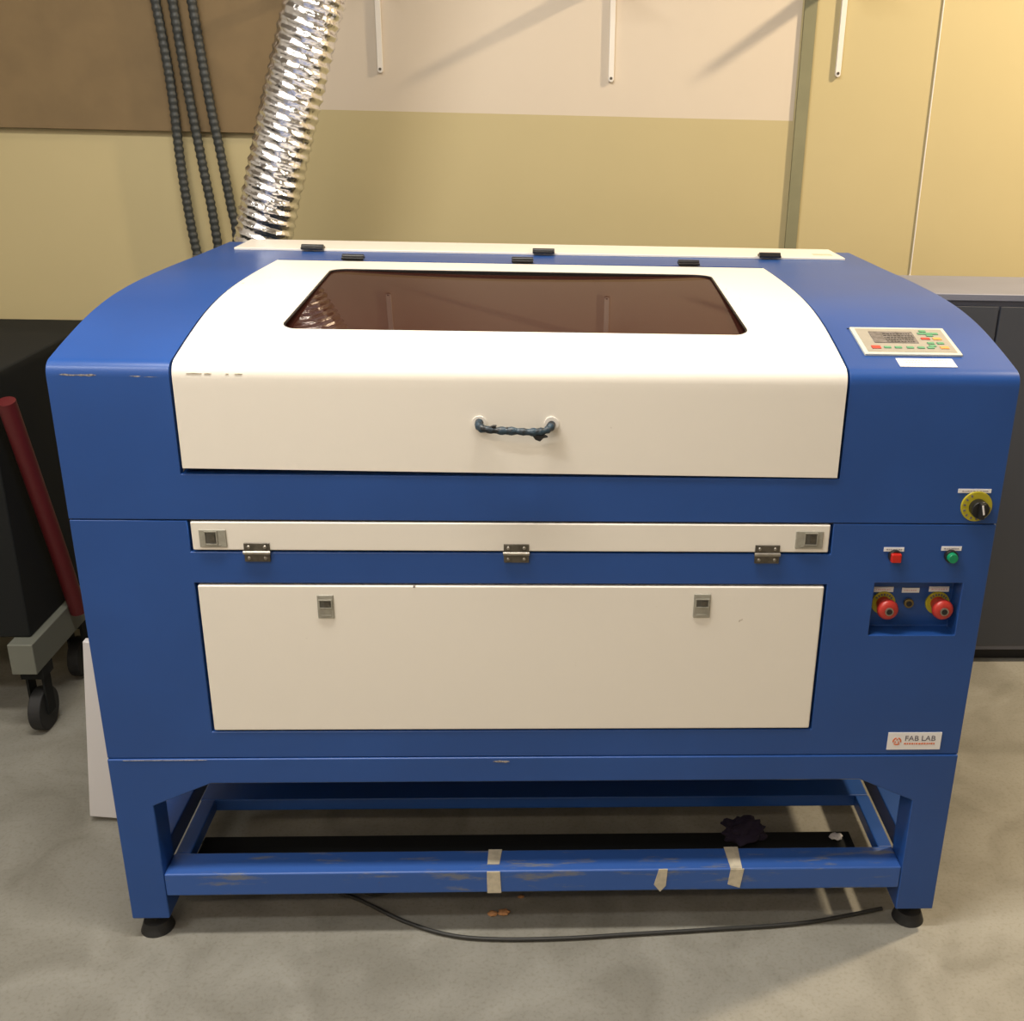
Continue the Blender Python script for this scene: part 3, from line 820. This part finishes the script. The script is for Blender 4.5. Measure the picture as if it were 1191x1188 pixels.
# slotted shelf uprights with bracket arms on the pink wall
def upright(x, zb, lab, first=[]):
    if not first:
        t = thing('shelf_upright', lab, 'shelf upright', (x, YW, zb), 'white shelf uprights')
        bm = bm_new()
        P = [(x+.0085*cos(a), zb+.0085+.0085*sin(a)) for a in [pi+pi*k/10 for k in range(11)]]+[(x+.0085, 2.045), (x-.0085, 2.045)]
        prism_y(bm, P, YW-.012, YW); obj('upright_bar', bm, M['white_metal'], t, bevel=.0015)
        bm = bm_new(); cyl(bm, (x, YW-.0125, zb+.011), .0042, .003, 'Y', 16); obj('screw', bm, M['steel_dark'], t, smooth=35)
        bm = bm_new()
        prism_x(bm, [(YW-.013, 2.035), (YW-.013, 1.985), (YW-.23, 2.020), (YW-.23, 2.035)], x-.007, x+.007)
        obj('bracket_arm', bm, M['white_metal'], t)
        first.append(t); return t
    s = first[0]; t = s.copy(); COL.objects.link(t); t.location = (x, YW, zb); t['label'] = lab
    for c in s.children:
        k = c.copy(); COL.objects.link(k); k.parent = t
    return t
upright(.2572, 1.7057, 'white slotted shelf upright on the pink wall above the middle of the machine')
upright(-.4591, 1.7152, 'white slotted shelf upright on the pink wall, the one nearest the foil duct')
upright(.9735, 1.7374, 'white slotted shelf upright right of the grey-green trim strip')

# thin white cable on the wall at the right
bm = bm_new(); tube(bm, [(1.287, YW-.004, 1.120), (1.286, YW-.004, 1.5), (1.286, YW-.004, 1.3+.9)], .0024, 8); cyl(bm, (1.287, YW-.006, 1.116), .0055, .012, n=12)
tag(obj('wall_cable', bm, M['white_metal'], smooth=50, origin=(1.287, YW-.004, 1.11)), 'thin pale cable running down the wall right of the trim strip', 'cable')

# grey-blue cabinet behind the right rear corner
cab = thing('steel_cabinet', 'grey-blue metal cabinet behind the right rear corner of the machine', 'cabinet', (1.33, 1.29, 0))
bm = bm_new(); box(bm, .965, 1.70, 1.16, 1.46, .04, 1.150); obj('cabinet_body', bm, M['grey_cab'], cab, bevel=.004)
bm = bm_new(); box(bm, .955, 1.71, 1.145, 1.475, 1.150, 1.170); obj('cabinet_top', bm, M['grey_cab'], cab, bevel=.003)
bm = bm_new(); box(bm, .975, 1.69, 1.18, 1.45, 0, .04); obj('plinth', bm, M['dark'], cab)
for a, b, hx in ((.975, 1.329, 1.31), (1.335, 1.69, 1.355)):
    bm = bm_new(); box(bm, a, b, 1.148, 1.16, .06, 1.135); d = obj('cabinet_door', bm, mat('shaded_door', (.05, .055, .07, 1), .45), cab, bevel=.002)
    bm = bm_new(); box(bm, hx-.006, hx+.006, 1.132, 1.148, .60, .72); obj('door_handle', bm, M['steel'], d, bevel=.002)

# black trolley at the left
tr = thing('tool_trolley', 'black panelled trolley with a dark red post and grey base rail left of the machine', 'trolley', (-1.6, 1.0, 0))
bm = bm_new(); box(bm, -1.95, -1.30, .78, 1.50, .285, .99); obj('trolley_body', bm, M['cart_black'], tr, bevel=.006)
bm = bm_new(); box(bm, -1.97, -1.90, .74, 1.53, .196, .285); obj('base_rail', bm, M['cart_grey'], tr, bevel=.003)
bm = bm_new(); box(bm, -1.345, -1.28, .74, 1.53, .196, .285); obj('base_rail', bm, M['cart_grey'], tr, bevel=.003)
bm = bm_new()
tube(bm, [(-1.262, .985, .262), (-1.262, .925, .48), (-1.262, .865, .68), (-1.262, .79, .93)], .0225, 18)
p_ = obj('post', bm, M['red_tube'], tr, smooth=50); p_['label'] = 'dark red slanting post'
for (x, y) in ((-1.325, 1.09), (-1.31, .80), (-1.93, 1.45), (-1.93, .80)):
    bm = bm_new(); cyl(bm, (x, y, .060), .060, .034, 'X', 32); c_ = obj('caster', bm, M['rubber'], tr, bevel=.004)
    bm = bm_new(); box(bm, x-.024, x-.018, y-.02, y+.02, .05, .19); box(bm, x+.018, x+.024, y-.02, y+.02, .05, .19); box(bm, x-.03, x+.03, y-.03, y+.03, .165, .197)
    me = bm_mesh(bm, 'caster_fork'); finish(me, M['cart_black']); link('caster_fork', me, tr)

# white board leaning on the left side
bm = bm_new()
R_ = Matrix.Translation((-1.030, .38, 0)) @ Matrix.Rotation(radians(6), 4, 'Y')
box(bm, 0, .155, 0, .02, .0, .475, mt=R_)
lo = min(v.co.z for v in bm.verts)
for v in bm.verts: v.co.z -= lo
tag(obj('leaning_board', bm, M['white_board'], bevel=.003, origin=(-.95, .39, 0)), 'white board standing on the floor beside the left side of the machine', 'board')

# ---------------------------------------------------------------- camera
cam = bpy.data.cameras.new('camera'); co = bpy.data.objects.new('camera', cam); COL.objects.link(co)
p, yw, rl = .3593084741, .0522314479, .02483956
fwd = Vector((sin(yw)*cos(p), cos(yw)*cos(p), -sin(p))); right = Vector((cos(yw), -sin(yw), 0)); up = right.cross(fwd)
r2 = right*cos(rl)+up*sin(rl); u2 = -right*sin(rl)+up*cos(rl)
co.matrix_world = Matrix(((r2.x, u2.x, -fwd.x, .0458287), (r2.y, u2.y, -fwd.y, -1.7988653), (r2.z, u2.z, -fwd.z, 1.6579233), (0, 0, 0, 1)))
cam.sensor_fit = 'HORIZONTAL'; cam.sensor_width = 36; cam.lens = 1242.345*36/1191
cam.shift_x = -94.18/1191; cam.shift_y = -13.26/1191; cam.clip_start = .05
S.camera = co

# ---------------------------------------------------------------- light
def area(name, loc, target, size, energy, col, sy=None):
    l = bpy.data.lights.new(name, 'AREA'); l.energy = energy; l.color = col; l.shape = 'RECTANGLE'; l.size = size; l.size_y = sy or size
    o = bpy.data.objects.new(name, l); COL.objects.link(o); o.location = loc
    o.rotation_euler = (Vector(target)-Vector(loc)).to_track_quat('-Z', 'Y').to_euler()
    return o
area('ceiling_lamp_centre', (-.40, -.34, 3.22), (-.40, -.34, 0), 1.6, 60, (1, .945, .86), .25)
area('ceiling_lamp_left', (-1.7, -1.6, 3.22), (-1.7, -1.6, 0), 1.2, 26, (.97, .96, .94), .25)
area('ceiling_lamp_right', (2.5, .75, 3.22), (1.9, 1.0, 0), .16, 84, (1, .81, .56), .16)
area('front_fill', (-.9, -3.1, 3.22), (-.9, -3.1, 0), 1.8, 34, (1, .84, .68), .3)  # unseen fill light, added to brighten the front of the machine
w = bpy.data.worlds.new('world'); S.world = w; w.use_nodes = True
w.node_tree.nodes['Background'].inputs[0].default_value = (.8, .85, 1, 1); w.node_tree.nodes['Background'].inputs[1].default_value = .05
S.cycles.caustics_reflective = False; S.cycles.caustics_refractive = False
S.view_settings.view_transform = 'Standard'; S.view_settings.look = 'None'; S.view_settings.gamma = 1; S.view_settings.use_curve_mapping = False
S.view_settings.exposure = .45
